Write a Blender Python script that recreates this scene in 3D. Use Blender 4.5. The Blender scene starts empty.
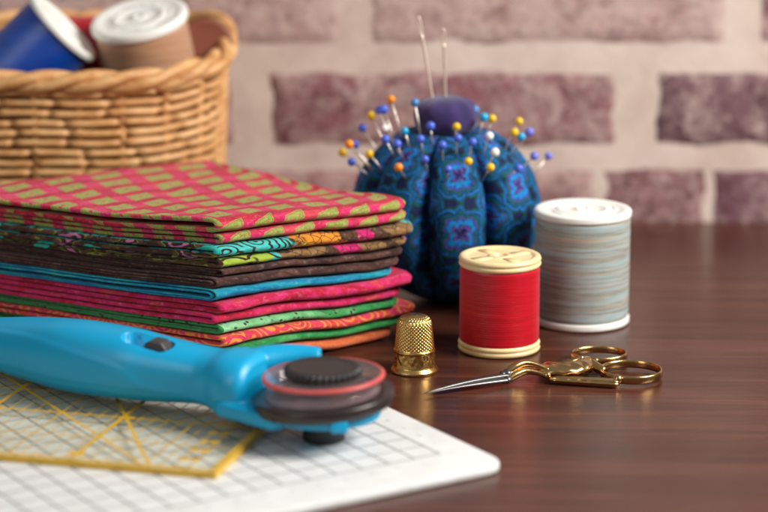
import bpy, bmesh, math, random
from mathutils import Vector, Matrix, noise
random.seed(7)
S = 0.01                      # everything below is written in centimetres
PI = math.pi
scene = bpy.context.scene
COL = scene.collection
sin, cos, rad = math.sin, math.cos, math.radians

# ------------------------------------------------------------------ helpers
def lin(r, g, b, a=1.0):
    f = lambda c: (c/255/12.92) if c/255 <= .04045 else ((c/255+.055)/1.055)**2.4
    return (f(r), f(g), f(b), a)

def smooth01(x, a=0.0, b=1.0):
    t = max(0.0, min(1.0, (x-a)/(b-a)))
    return t*t*(3-2*t)

def nz(x, y=0.0, z=0.0):
    return noise.noise(Vector((x, y, z)))

def origin_of(o):
    v = Vector((0, 0, 0))
    while o is not None:
        v += o.location
        o = o.parent
    return v

def link(name, me, parent=None, loc=None):
    o = bpy.data.objects.new(name, me)
    COL.objects.link(o)
    if parent is not None:
        o.parent = parent
    if loc is not None:
        o.location = Vector(loc)*S
    return o

def make(name, verts, faces, mat, parent=None, loc=None, smooth=True, uvs=None, mats=None, fmat=None):
    """verts in world centimetres; stored relative to the object's own origin"""
    me = bpy.data.meshes.new(name)
    base = Vector(loc) if loc is not None else Vector((0, 0, 0))
    if parent is not None:
        base = base + origin_of(parent)/S
    me.from_pydata([((v[0]-base.x)*S, (v[1]-base.y)*S, (v[2]-base.z)*S) for v in verts], [], faces)
    for m in (mats or [mat]):
        me.materials.append(m)
    if fmat:
        for p, i in zip(me.polygons, fmat):
            p.material_index = i
    if smooth:
        for p in me.polygons:
            p.use_smooth = True
    if uvs is not None:
        ul = me.uv_layers.new(name='UVMap')
        for lp in me.loops:
            ul.data[lp.index].uv = uvs[lp.vertex_index]
    me.update()
    return link(name, me, parent, loc)

def thing(name, label, cat, loc, group=None):
    o = bpy.data.objects.new(name, None)
    COL.objects.link(o)
    o.location = Vector(loc)*S
    o.empty_display_size = .01
    return tag(o, label, cat, group)

def tag(o, label, cat, group=None):
    o['label'] = label
    o['category'] = cat
    if group:
        o['group'] = group
    return o

class Geo:
    """collects several closed shapes into one mesh"""
    def __init__(s):
        s.v, s.f, s.m = [], [], []
    def add(s, vf, mi=0):
        v, f = vf
        b = len(s.v)
        s.v += [tuple(p) for p in v]
        s.f += [tuple(i+b for i in q) for q in f]
        s.m += [mi]*len(f)
        return s
    def build(s, name, mat, parent=None, loc=None, smooth=True, mats=None):
        return make(name, s.v, s.f, mat, parent, loc, smooth, None, mats, s.m if mats else None)

def xf(vf, M):
    return [tuple(M @ Vector(p)) for p in vf[0]], vf[1]

def lathe(prof, n=64, c=(0, 0, 0), disp=None):
    """prof: (r, z) from one end to the other; ends with r=0 are closed to a point"""
    v, f, rows = [], [], []
    for r, z in prof:
        if r < 1e-6:
            rows.append([len(v)])
            v.append((c[0], c[1], c[2]+z))
        else:
            row = []
            for k in range(n):
                a = 2*PI*k/n
                rr = r + (disp(a, r, z) if disp else 0)
                row.append(len(v))
                v.append((c[0]+rr*cos(a), c[1]+rr*sin(a), c[2]+z))
            rows.append(row)
    for A, B in zip(rows[:-1], rows[1:]):
        for k in range(n):
            k2 = (k+1) % n
            if len(A) == 1 and len(B) == 1:
                continue
            if len(A) == 1:
                f.append((A[0], B[k2], B[k]))
            elif len(B) == 1:
                f.append((A[k], A[k2], B[0]))
            else:
                f.append((A[k], A[k2], B[k2], B[k]))
    return v, f

def fine(prof, n=4, rnd=None):
    """subdivide a profile linearly"""
    out = []
    for (a, b), (c, d) in zip(prof[:-1], prof[1:]):
        for i in range(n):
            t = i/n
            out.append((a+(c-a)*t, b+(d-b)*t))
    return out+[prof[-1]]

def tube(path, rad_, n=10, closed=False, flat=1.0, up=None, caps=True):
    """path: world points; rad_: radius or list; flat squashes the section along `up`"""
    P = [Vector(p) for p in path]
    N = len(P)
    v, f = [], []
    prev = None
    for i, p in enumerate(P):
        if closed:
            t = P[(i+1) % N]-P[(i-1) % N]
        else:
            t = P[min(i+1, N-1)]-P[max(i-1, 0)]
        t.normalize()
        if up is not None:
            b = Vector(up)
            a = t.cross(b)
            if a.length < 1e-5:
                a = Vector((1, 0, 0))
            a.normalize()
            b = a.cross(t)
        else:
            if prev is None:
                a = t.orthogonal().normalized()
            else:
                a = (prev - t*prev.dot(t)).normalized()
            prev = a
            b = t.cross(a)
        r = rad_[i] if isinstance(rad_, list) else rad_
        ra, rb = r if isinstance(r, (list, tuple)) else (r, r*flat)
        for k in range(n):
            an = 2*PI*k/n
            v.append(tuple(p+a*(ra*cos(an))+b*(rb*sin(an))))
    for i in range(N if closed else N-1):
        j = (i+1) % N
        for k in range(n):
            k2 = (k+1) % n
            f.append((i*n+k, i*n+k2, j*n+k2, j*n+k))
    if not closed and caps:
        f.append(tuple(range(n-1, -1, -1)))
        f.append(tuple((N-1)*n+k for k in range(n)))
    return v, f

def spline(pts, n=8, closed=False):
    """Catmull-Rom through points of any dimension"""
    out = []
    N = len(pts)
    segs = N if closed else N-1
    for i in range(segs):
        g = lambda k: pts[k % N] if closed else pts[max(0, min(N-1, k))]
        p0, p1, p2, p3 = g(i-1), g(i), g(i+1), g(i+2)
        for s in range(n):
            t = s/n
            out.append(tuple(.5*(2*b+(c-a)*t+(2*a-5*b+4*c-d)*t*t+(3*b-a-3*c+d)*t**3) for a, b, c, d in zip(p0, p1, p2, p3)))
    if not closed:
        out.append(tuple(pts[-1]))
    return out

def slab(outline, z0, z1, bev=.03):
    """prism over a plan outline with a small bevel all round"""
    n = len(outline)
    cx = sum(p[0] for p in outline)/n
    cy = sum(p[1] for p in outline)/n
    def inset(d):
        out = []
        for i in range(n):
            a = Vector(outline[i-1][:2]); b = Vector(outline[i][:2]); c = Vector(outline[(i+1) % n][:2])
            t = (c-a).normalized()
            nrm = Vector((t.y, -t.x))
            if nrm.dot(Vector((cx, cy))-b) < 0 and True:
                nrm = -nrm
            out.append((b.x+nrm.x*d, b.y+nrm.y*d))
        return out
    ins, mid = inset(bev), inset(bev*.3)
    rows = [(ins, z0), (mid, z0+bev*.3), (outline, z0+bev), (outline, z1-bev), (mid, z1-bev*.3), (ins, z1)]
    v, f = [], []
    for o, z in rows:
        v += [(p[0], p[1], z) for p in o]
    for r in range(len(rows)-1):
        for k in range(n):
            k2 = (k+1) % n
            f.append((r*n+k, r*n+k2, (r+1)*n+k2, (r+1)*n+k))
    f.append(tuple(range(n-1, -1, -1)))
    f.append(tuple((len(rows)-1)*n+k for k in range(n)))
    return v, f

def rounded_rect(corners, r, n=8):
    out = []
    N = len(corners)
    for i in range(N):
        a, b, c = Vector(corners[i-1]), Vector(corners[i]), Vector(corners[(i+1) % N])
        u, w = (a-b).normalized(), (c-b).normalized()
        p, q = b+u*r, b+w*r
        for k in range(n+1):
            t = k/n
            out.append(tuple(p*(1-t)**2+b*2*t*(1-t)+q*t*t))
    return out

# ------------------------------------------------------------------ materials
class Mt:
    def __init__(s, name, color=(.5, .5, .5, 1), rough=.5, metal=0.0, **kw):
        s.mat = bpy.data.materials.new(name)
        s.mat.use_nodes = True
        s.t = s.mat.node_tree
        s.b = s.t.nodes['Principled BSDF']
        s.set('Base Color', color); s.set('Roughness', rough); s.set('Metallic', metal)
        for k, v in kw.items():
            s.set(k.replace('_', ' '), v)
    def set(s, k, v):
        if isinstance(v, bpy.types.NodeSocket):
            s.t.links.new(v, s.b.inputs[k])
        else:
            s.b.inputs[k].default_value = v
    def node(s, typ, ins=None, **at):
        n = s.t.nodes.new(typ)
        for k, v in at.items():
            setattr(n, k, v)
        for k, v in (ins or {}).items():
            if isinstance(v, bpy.types.NodeSocket):
                s.t.links.new(v, n.inputs[k])
            else:
                n.inputs[k].default_value = v
        return n
    def coord(s, kind='Object', scale=(100, 100, 100), rot=(0, 0, 0), loc=(0, 0, 0)):
        c = s.node('ShaderNodeTexCoord')
        return s.node('ShaderNodeMapping', {'Vector': c.outputs[kind], 'Scale': scale, 'Rotation': rot, 'Location': loc}).outputs[0]
    def map(s, vec, scale=(1, 1, 1), rot=(0, 0, 0), loc=(0, 0, 0)):
        return s.node('ShaderNodeMapping', {'Vector': vec, 'Scale': scale, 'Rotation': rot, 'Location': loc}).outputs[0]
    def noise(s, vec, scale=1.0, detail=3.0, rough=.5, dist=0.0, out=0):
        return s.node('ShaderNodeTexNoise', {'Vector': vec, 'Scale': scale, 'Detail': detail, 'Roughness': rough, 'Distortion': dist}).outputs[out]
    def voro(s, vec, scale=1.0, feature='F1', out='Distance', rnd=1.0):
        return s.node('ShaderNodeTexVoronoi', {'Vector': vec, 'Scale': scale, 'Randomness': rnd}, feature=feature).outputs[out]
    def math(s, op, a, b=0.0, c=0.0, clamp=False):
        n = s.node('ShaderNodeMath', operation=op, use_clamp=clamp)
        for i, v in enumerate((a, b, c)):
            if isinstance(v, bpy.types.NodeSocket):
                s.t.links.new(v, n.inputs[i])
            else:
                n.inputs[i].default_value = v
        return n.outputs[0]
    def sep(s, vec):
        return s.node('ShaderNodeSeparateXYZ', {'Vector': vec}).outputs
    def comb(s, x=0.0, y=0.0, z=0.0):
        return s.node('ShaderNodeCombineXYZ', {'X': x, 'Y': y, 'Z': z}).outputs[0]
    def ramp(s, fac, stops, interp='LINEAR'):
        n = s.node('ShaderNodeValToRGB', {'Fac': fac})
        cr = n.color_ramp
        cr.interpolation = interp
        while len(cr.elements) < len(stops):
            cr.elements.new(.5)
        for e, (p, c) in zip(cr.elements, stops):
            e.position = p
        for e, (p, c) in zip(cr.elements, stops):
            e.position = p
            e.color = c if len(c) == 4 else (*c, 1)
        return n.outputs[0]
    def bw(s, fac, a, b):
        """smooth 0..1 between a and b"""
        return s.node('ShaderNodeMapRange', {'Value': fac, 'From Min': a, 'From Max': b}).outputs[0]
    def mix(s, fac, a, b, blend='MIX'):
        n = s.node('ShaderNodeMix', data_type='RGBA', blend_type=blend)
        for i, v in ((0, fac), (6, a), (7, b)):
            if isinstance(v, bpy.types.NodeSocket):
                s.t.links.new(v, n.inputs[i])
            else:
                n.inputs[i].default_value = v
        return n.outputs[2]
    def bump(s, h, strength=.3, dist=.0005, normal=None):
        ins = {'Height': h, 'Strength': strength, 'Distance': dist}
        if normal is not None:
            ins['Normal'] = normal
        o = s.node('ShaderNodeBump', ins).outputs[0]
        s.set('Normal', o)
        return o

def plastic(name, c, rough=.35, spec=.5, nscale=6, nstr=.03, sss=0.0):
    m = Mt(name, c, rough)
    v = m.coord()
    n = m.noise(v, nscale, 3)
    m.set('Roughness', m.math('MULTIPLY_ADD', n, .14, rough-.07))
    m.bump(m.noise(v, 30, 2), nstr, .0003)
    if sss:
        m.set('Subsurface Weight', sss); m.set('Subsurface Radius', (.004, .003, .002))
    return m.mat

# --- table wood
def wood():
    m = Mt('dark_wood', rough=.3)
    v = m.coord(rot=(0, 0, rad(2.5)))
    g1 = m.noise(m.map(v, (.05, .9, 1)), 1.0, 6, .6, .6)
    g2 = m.noise(m.map(v, (.22, 5.5, 1)), 1.0, 4, .6, .3)
    col = m.ramp(g1, [(.25, lin(50, 27, 20)), (.5, lin(75, 40, 29)), (.75, lin(102, 58, 43))])
    col = m.mix(m.math('MULTIPLY', m.bw(g2, .5, .72), .55), col, lin(40, 18, 15))
    pores = m.noise(m.map(v, (.5, 14, 1)), 1.0, 3, .55)
    col = m.mix(m.math('MULTIPLY', m.bw(pores, .6, .7), .5), col, lin(36, 16, 13))
    pale = m.noise(m.map(v, (.16, 9, 1), loc=(3, 9, 0)), 1.0, 3, .5)
    col = m.mix(m.math('MULTIPLY', m.bw(pale, .66, .74), .25), col, lin(150, 92, 74))
    m.set('Base Color', col)
    smudge = m.noise(v, .22, 5, .6)
    m.set('Roughness', m.math('ADD', m.math('MULTIPLY_ADD', g2, .10, .10), m.math('MULTIPLY', smudge, .14)))
    m.set('Specular IOR Level', .30)
    h = m.math('ADD', m.math('MULTIPLY', pores, .6), g2)
    m.bump(h, .18, .0006)
    return m.mat

# --- bricks / mortar: colour attribute "tone" carries each brick's own paint
def brick_mat():
    m = Mt('painted_brick', rough=.85)
    v = m.coord()
    tone = m.node('ShaderNodeVertexColor', layer_name='tone').outputs[0]
    wash = m.sep(m.node('ShaderNodeVertexColor', layer_name='wash').outputs[0])[0]
    n1 = m.noise(v, .62, 8, .7, .9)
    n2 = m.noise(m.map(v, (.8, 1.2, 1.1), rot=(0, rad(35), 0)), 1.1, 7, .68, .9)
    n3 = m.noise(v, 3.2, 6, .65)
    dark = m.mix(m.math('MULTIPLY', m.bw(n2, .47, .57), .8), tone, m.mix(.75, tone, lin(70, 24, 34)))
    w = m.math('ADD', m.math('MULTIPLY', n1, .65), m.math('MULTIPLY', n3, .35))
    fac = m.math('MULTIPLY_ADD', m.math('SUBTRACT', w, .5), 5.5, m.math('MULTIPLY_ADD', wash, .95, .14), clamp=True)
    fac = m.math('MULTIPLY', fac, .85)
    col = m.mix(fac, dark, lin(200, 174, 165))
    m.set('Base Color', col)
    m.bump(m.math('ADD', n3, n2), .5, .0015)
    return m.mat

def mortar_mat():
    m = Mt('mortar', rough=.9)
    v = m.coord()
    n1 = m.noise(v, .35, 6, .6)
    n2 = m.noise(v, 4, 6, .65)
    col = m.ramp(n1, [(.3, lin(194, 169, 157)), (.55, lin(213, 192, 179)), (.75, lin(221, 203, 191))])
    m.set('Base Color', m.mix(m.math('MULTIPLY', m.bw(n2, .5, .75), .3), col, lin(168, 136, 126)))
    m.bump(n2, .4, .001)
    return m.mat

# --- fabrics (UV in centimetres: u along the fold, v round the cloth)
def fabric_base(name, rough=.92):
    m = Mt(name, rough=rough)
    m.set('Sheen Weight', .10); m.set('Sheen Roughness', .5); m.set('Specular IOR Level', .2)
    c = m.node('ShaderNodeTexCoord').outputs['UV']
    x = m.sep(c)
    weave = m.math('MULTIPLY', m.math('SINE', m.math('MULTIPLY', x[0], 170)), m.math('SINE', m.math('MULTIPLY', x[1], 170)))
    crease = m.noise(m.map(c, (.7, 1.3, 1)), 1.5, 6, .62, .4)
    slub = m.noise(m.map(c, (3, 14, 1)), 1.0, 2)
    m.bump(m.math('ADD', m.math('MULTIPLY', m.math('ADD', weave, slub), .10), crease), .7, .0013)
    return m, c, x

def finish(m, c, col):
    """slub and dye variation of the cloth itself"""
    a = m.noise(m.map(c, (1.2, 2.2, 1)), 2.6, 5, .65)
    b = m.noise(m.map(c, (9, 9, 1)), 1.0, 3, .6)
    k = m.math('ADD', m.math('MULTIPLY', a, .75), m.math('MULTIPLY', b, .45))
    dk = m.bw(k, .62, .40)
    col = m.mix(m.math('MULTIPLY', dk, .42), col, m.mix(1.0, col, (.38, .34, .36, 1), 'MULTIPLY'))
    lt = m.bw(k, .64, .86)
    m.set('Base Color', m.mix(m.math('MULTIPLY', lt, .22), col, (.9, .8, .74, 1)))

def fab_squares():
    m, c, x = fabric_base('red_square_print')
    t = m.math('DIVIDE', m.math('ADD', x[1], .68), 1.36)
    s = m.math('DIVIDE', m.math('SUBTRACT', x[0], m.math('MULTIPLY', x[1], .387)), 1.42)
    jx = m.noise(c, 7, 2)
    fs = m.math('SUBTRACT', m.math('FRACT', s), .5)
    ft = m.math('SUBTRACT', m.math('FRACT', t), .5)
    d = m.math('MAXIMUM', m.math('ABSOLUTE', fs), m.math('ABSOLUTE', m.math('MULTIPLY_ADD', fs, -.38, ft)))
    d = m.math('MULTIPLY_ADD', m.math('SUBTRACT', jx, .5), .05, d)
    # ground: red bands one way, pink the other
    cell = m.math('FLOOR', m.math('ADD', s, .0))
    band = m.bw(m.math('ABSOLUTE', m.math('SUBTRACT', m.math('FRACT', m.math('ADD', t, .5)), .5)), .16, .2)
    n = m.noise(c, .55, 3)
    pink = m.ramp(n, [(.38, lin(204, 30, 72)), (.5, lin(228, 46, 112)), (.6, lin(226, 70, 86))])
    red = m.ramp(m.noise(c, 1.1, 4), [(.35, lin(176, 10, 40)), (.6, lin(212, 28, 60))])
    col = m.mix(band, red, pink)
    spk = m.noise(c, 11, 2)
    col = m.mix(m.math('MULTIPLY', m.bw(spk, .58, .64), .55), col, lin(226, 104, 84))
    green = m.ramp(spk, [(.42, lin(140, 170, 66)), (.6, lin(168, 186, 92))])
    ring = m.ramp(d, [(.0, (.0, .0, .0)), (.055, (1, 1, 1)), (.13, (.3, .3, .3)), (.155, (1, 1, 1)), (.252, (.12, .12, .12)), (.272, (.8, .8, .8)), (.315, (0, 0, 0))], 'CONSTANT')
    finish(m, c, m.mix(ring, col, green))
    return m.mat

def fab_paisley():
    m, c, x = fabric_base('brown_paisley_print')
    jit = m.math('MULTIPLY_ADD', m.math('SUBTRACT', m.noise(c, 1.3, 3), .5), 1.4, x[0])
    u = m.math('DIVIDE', jit, 9.0)
    turq, oran = lin(70, 205, 196), lin(240, 148, 28)
    lime, brown, mag, tan, pink = lin(172, 196, 62), lin(92, 58, 36), lin(214, 30, 112), lin(150, 112, 66), lin(226, 130, 176)
    A = m.ramp(u, [(0, turq), (.33, oran), (.60, brown), (.66, mag), (.74, brown), (.82, tan), (.93, turq)], 'CONSTANT')
    B = m.ramp(u, [(0, lime), (.24, turq), (.29, tan), (.50, brown), (.56, mag), (.70, tan), (.91, pink)], 'CONSTANT')
    # attribute v > 100 marks the lower fold, v > 200 the cut side
    col = m.mix(m.math('GREATER_THAN', x[1], 60), B, A)
    # dark scroll lines drawn on the print
    w = m.math('SINE', m.math('MULTIPLY', m.voro(m.map(c, (.75, 1.25, 1)), 1.0, rnd=.8), 34))
    line = m.math('MULTIPLY', m.bw(w, .35, .7), m.math('MULTIPLY_ADD', m.math('LESS_THAN', u, .34), 1.0, .0))
    col = m.mix(line, col, lin(52, 28, 24))
    vd = m.voro(c, 2.6, 'DISTANCE_TO_EDGE')
    col = m.mix(m.math('MULTIPLY', m.bw(vd, .05, .02), m.math('GREATER_THAN', u, .34)), col, lin(58, 32, 24))
    dt = m.voro(c, 4.2)
    col = m.mix(m.math('MULTIPLY', m.bw(dt, .2, .14), m.math('MULTIPLY_ADD', m.math('GREATER_THAN', u, .34), .8, .0)), col, lin(206, 150, 92))
    blot = m.noise(c, 1.1, 2)
    col = m.mix(m.bw(blot, .58, .62), col, lin(70, 42, 28))
    fl = m.voro(c, 1.5)
    col = m.mix(m.bw(fl, .17, .13), col, m.node('ShaderNodeHueSaturation', {'Color': col, 'Hue': .62, 'Saturation': 1.0, 'Value': 1.0}).outputs[0])
    finish(m, c, col)
    return m.mat

def fab_paisley_ends():
    m, c, x = fabric_base('brown_paisley_edges')
    col = m.ramp(m.noise(m.map(c, (.55, 1.3, 1)), 1.0, 2, .5), [(.0, lin(72, 42, 30)), (.47, lin(104, 66, 40)), (.53, lin(150, 150, 50)), (.545, lin(70, 38, 28)), (.60, lin(220, 120, 164)), (.66, lin(60, 34, 26))], 'CONSTANT')
    col2 = m.ramp(m.noise(m.map(c, (.55, 1.5, 1), loc=(9, 4, 2)), 1.0, 2, .5), [(.0, (0, 0, 0)), (.62, (1, 1, 1)), (.70, (0, 0, 0))], 'CONSTANT')
    finish(m, c, m.mix(col2, col, lin(36, 190, 170)))
    return m.mat

def fab_batik(name, stops, scale=(.45, 1.2, 1), nscale=1.2, veins=None):
    m, c, x = fabric_base(name)
    n = m.noise(m.map(c, scale), nscale, 5, .6, .5)
    col = m.ramp(n, stops)
    n2 = m.noise(m.map(c, (1, 1, 1), loc=(5, 5, 5)), 3.0, 4, .6)
    hi = m.mix(.35, stops[-1][1], (1, 1, 1, 1))
    col = m.mix(m.math('MULTIPLY', m.bw(n2, .62, .75), .3), col, hi)
    if veins:
        w = m.voro(m.map(c, (1, 1, 1)), .9, 'DISTANCE_TO_EDGE')
        col = m.mix(m.math('MULTIPLY', m.bw(w, .06, .02), .5), col, veins)
    finish(m, c, col)
    return m.mat

def fab_mint():
    m, c, x = fabric_base('mint_dot_print')
    g = m.ramp(m.math('MULTIPLY_ADD', m.noise(c, 1.1, 3), 1.0, m.math('MULTIPLY', x[0], .085)),
               [(.45, lin(150, 214, 160)), (.75, lin(120, 196, 128)), (1.0, lin(50, 150, 76))])
    d = m.voro(m.map(c, (1, 1, 1)), 5.0, rnd=.7)
    cl = m.noise(c, 1.4, 1)
    dots = m.math('MULTIPLY', m.bw(d, .36, .28), m.bw(cl, .38, .44))
    col = m.mix(dots, g, lin(58, 40, 24))
    finish(m, c, col)
    return m.mat

def fab_scroll():
    m, c, x = fabric_base('coral_scroll_print')
    base = m.ramp(m.noise(c, .8, 3), [(.38, lin(214, 36, 96)), (.5, lin(230, 70, 60)), (.62, lin(236, 60, 110))])
    v = m.voro(m.map(c, (1, 1, 1)), .95, rnd=.7)
    sp = m.math('SINE', m.math('MULTIPLY', v, 40))
    col = m.mix(m.bw(sp, .35, .6), base, lin(240, 146, 62))
    finish(m, c, col)
    return m.mat

# --- pin cushion cloth (UV: u round the cushion, v up the lobe, centimetres)
def cushion_mat():
    m = Mt('peacock_paisley_cloth', rough=.75)
    m.set('Specular IOR Level', .25)
    c = m.node('ShaderNodeTexCoord').outputs['UV']
    x = m.sep(c)
    nn_ = m.sep(m.noise(c, 1.7, 2, out=1))
    px = m.math('MULTIPLY_ADD', m.math('SUBTRACT', nn_[0], .5), .5, x[0])
    py = m.math('MULTIPLY_ADD', m.math('SUBTRACT', nn_[1], .5), .5, x[1])
    navy, teal, green, blue, cyan, purp = lin(12, 26, 68), lin(0, 80, 116), lin(0, 82, 72), lin(14, 72, 168), lin(8, 126, 190), lin(90, 62, 142)
    def medal(ox, oy, per, sx, sy):
        yy = m.math('SUBTRACT', m.math('MULTIPLY', m.math('FRACT', m.math('DIVIDE', m.math('ADD', py, oy), per)), per), per/2)
        xx = m.math('SUBTRACT', m.math('ABSOLUTE', px), ox)
        xx = m.math('DIVIDE', xx, sx); yy = m.math('DIVIDE', yy, sy)
        rr = m.math('SQRT', m.math('ADD', m.math('MULTIPLY', xx, xx), m.math('MULTIPLY', yy, yy)))
        th = m.math('ARCTAN2', yy, xx)
        pet = m.math('MULTIPLY', m.math('ABSOLUTE', m.math('SINE', m.math('MULTIPLY', th, 2.5))), .22)
        return m.math('ADD', m.math('SUBTRACT', rr, pet), .1)
    d = m.math('MINIMUM', medal(0, .2, 2.9, 1.15, 1.5), m.math('ADD', medal(1.45, 1.65, 2.9, .85, 1.25), .08))
    col = m.ramp(d, [(0, navy), (.10, purp), (.22, navy), (.26, cyan), (.42, blue), (.48, purp), (.53, green), (.62, teal), (.71, navy), (.76, cyan), (.80, blue), (.84, green), (.92, navy)], 'CONSTANT')
    spk = m.noise(c, 6, 3)
    col = m.mix(m.math('MULTIPLY', m.bw(spk, .54, .64), .6), col, lin(6, 24, 54))
    m.set('Base Color', col)
    m.bump(m.math('ADD', m.noise(c, 14, 3), m.math('MULTIPLY', m.noise(m.map(c, (2.2, .5, 1)), 1.6, 4), 1.5)), .5, .0010)
    return m.mat

def thread_mat(name, dark, light, rough=.36, stripes=None):
    m = Mt(name, rough=rough)
    v = m.coord()
    x = m.sep(v)
    st = m.noise(m.map(v, (.35, .35, 9)), 1.0, 3, .6)
    fine_ = m.math('SINE', m.math('MULTIPLY', x[2], 2*PI/.055))
    if stripes:
        n = m.noise(m.map(v, (.10, .10, 7.0)), 1.0, 5, .66, .15)
        col = m.ramp(n, stripes)
    else:
        col = m.ramp(st, [(.2, dark), (.8, light)])
    m.set('Base Color', m.mix(m.math('MULTIPLY', m.bw(fine_, .2, -1), .16), col, dark))
    m.set('Sheen Weight', .25); m.set('Sheen Roughness', .35)
    m.set('Anisotropic', .75); m.set('Specular IOR Level', .75)
    m.set('Tangent', m.node('ShaderNodeTangent', direction_type='RADIAL', axis='Z').outputs[0])
    m.bump(m.math('ADD', m.math('MULTIPLY', fine_, .5), m.math('MULTIPLY', st, .06)), .10, .0003)
    return m.mat

def metal(name, c, rough=.22, scale=9, var=.14, bstr=.05):
    m = Mt(name, c, rough, 1.0)
    v = m.coord()
    n = m.noise(v, scale, 5, .6)
    m.set('Base Color', m.mix(m.math('MULTIPLY', m.bw(n, .5, .75), .35), c, tuple(k*.55 for k in c[:3])+(1,)))
    m.set('Roughness', m.math('MULTIPLY_ADD', n, var, rough-var/2))
    m.bump(m.noise(v, scale*3, 3), bstr, .0004)
    return m.mat

def wicker_mat():
    m = Mt('wicker', rough=.48)
    v = m.coord()
    n = m.noise(m.map(v, (.8, .8, 2.2)), .9, 4, .65)
    n2 = m.noise(m.map(v, (1.2, 1.2, 9)), 2.4, 4, .65)
    col = m.ramp(n, [(.3, lin(166, 108, 58)), (.48, lin(206, 152, 94)), (.7, lin(228, 184, 128))])
    m.set('Base Color', m.mix(m.math('MULTIPLY', m.bw(n2, .55, .75), .5), col, lin(140, 80, 36)))
    m.bump(n2, .25, .0006)
    return m.mat

GRID_O = Vector((1.84, -29.38))            # corner of the printed grid on the mat
GR = Vector((cos(rad(212.3)), sin(rad(212.3))))   # along the front border
GC = Vector((cos(rad(122.3)), sin(rad(122.3))))   # along the right border
def mat_material():
    m = Mt('cutting_mat_print', rough=.42)
    v = m.coord()                            # mat origin = grid corner, unrotated
    x = m.sep(v)
    a = m.math('ADD', m.math('MULTIPLY', x[0], GR.x), m.math('MULTIPLY', x[1], GR.y))
    b = m.math('ADD', m.math('MULTIPLY', x[0], GC.x), m.math('MULTIPLY', x[1], GC.y))
    def lines(q, hw):
        fr = m.math('ABSOLUTE', m.math('SUBTRACT', m.math('FRACT', m.math('ADD', q, .5)), .5))
        return m.bw(fr, hw, hw*.6)
    l = m.math('MAXIMUM', lines(a, .05), lines(b, .042))
    ins = m.math('MULTIPLY', m.bw(a, -.06, -.04), m.bw(b, -.06, -.04))
    top = m.bw(x[2], .26, .27)
    n = m.noise(v, 1.6, 4)
    base = m.ramp(n, [(.3, lin(210, 209, 205)), (.7, lin(220, 220, 217))])
    fac = m.math('MULTIPLY', m.math('MULTIPLY', l, ins), m.math('MULTIPLY', top, .82))
    m.set('Base Color', m.mix(fac, base, lin(78, 74, 82)))
    m.bump(m.noise(v, 45, 3), .12, .0004)
    return m.mat

def clear_sheet(name, tint, veil, veil_col, rough=.06):
    m = Mt(name, veil_col, rough)
    t = m.t
    tr = m.node('ShaderNodeBsdfTransparent', {'Color': tint})
    gl = m.node('ShaderNodeBsdfGlossy', {'Color': (1, 1, 1, 1), 'Roughness': rough})
    df = m.node('ShaderNodeBsdfDiffuse', {'Color': veil_col})
    bf = m.node('ShaderNodeNewGeometry').outputs['Backfacing']
    fr = m.node('ShaderNodeFresnel', {'IOR': m.math('MULTIPLY_ADD', bf, -.45, 1.45)})
    sc = m.node('ShaderNodeMath', {0: fr.outputs[0], 1: .55}, operation='MULTIPLY')
    a = m.node('ShaderNodeMixShader', {0: veil, 1: tr.outputs[0], 2: df.outputs[0]})
    b = m.node('ShaderNodeMixShader', {0: sc.outputs[0], 1: a.outputs[0], 2: gl.outputs[0]})
    t.links.new(b.outputs[0], t.nodes['Material Output'].inputs['Surface'])
    return m.mat

def acrylic(name, tint, rough=.03, trans=1.0, ior=1.3):
    m = Mt(name, tint, rough)
    m.set('Transmission Weight', trans); m.set('IOR', ior)
    v = m.coord()
    m.set('Roughness', m.math('MULTIPLY_ADD', m.noise(v, 2, 3), .05, rough))
    return m.mat

M_WOOD = wood(); M_BRICK = brick_mat(); M_MORTAR = mortar_mat()
M_WICKER = wicker_mat()
M_GOLD = metal('polished_brass', lin(198, 160, 106), .24, 6, .16, .09)
M_GOLDD = metal('worn_brass', lin(216, 174, 104), .27, 5, .2, .12)
M_STEEL = metal('blade_steel', lin(126, 122, 120), .34, 9, .1, .01)
M_PINSTEEL = metal('pin_steel', lin(222, 212, 200), .3)
M_NEEDLE = metal('pale_needle_steel', lin(244, 228, 214), .5)
M_CREAM = plastic('cream_plastic', lin(240, 212, 158), .32, sss=.15)
M_WHITE = plastic('white_plastic', lin(232, 230, 222), .32, sss=.1)
M_BLACK = plastic('black_plastic', lin(42, 38, 38), .42, nstr=.1)
M_BROWNBLACK = plastic('dark_guard_plastic', lin(44, 36, 35), .3)
M_CYAN = plastic('cyan_plastic', lin(0, 158, 204), .4, nstr=.02)
M_REDPL = plastic('red_print', lin(206, 82, 78), .4)
M_CLEAR = clear_sheet('clear_plastic', (.97, .94, .945, 1), .10, lin(230, 200, 202), .07)
M_RULER = clear_sheet('ruler_acrylic', (.99, .99, .965, 1), .03, lin(226, 214, 160), .05)
M_RULEDGE = plastic('ruler_edge_yellow', lin(216, 170, 34), .35)
M_YELLOW = plastic('yellow_print', lin(216, 166, 14), .5)
M_MATTOP = mat_material()

# ------------------------------------------------------------------ camera
cam = bpy.data.cameras.new('camera')
co = link('camera', cam)
PITCH = 13.5
co.location = Vector((0, -105.63, 25.36))*S
co.rotation_euler = (rad(90-PITCH), 0, 0)
cam.sensor_width = 36
cam.lens = 112.5
cam.clip_start = .02
cam.clip_end = 100
cam.dof.use_dof = True
cam.dof.focus_distance = .893
cam.dof.aperture_fstop = 6.8
scene.camera = co

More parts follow.
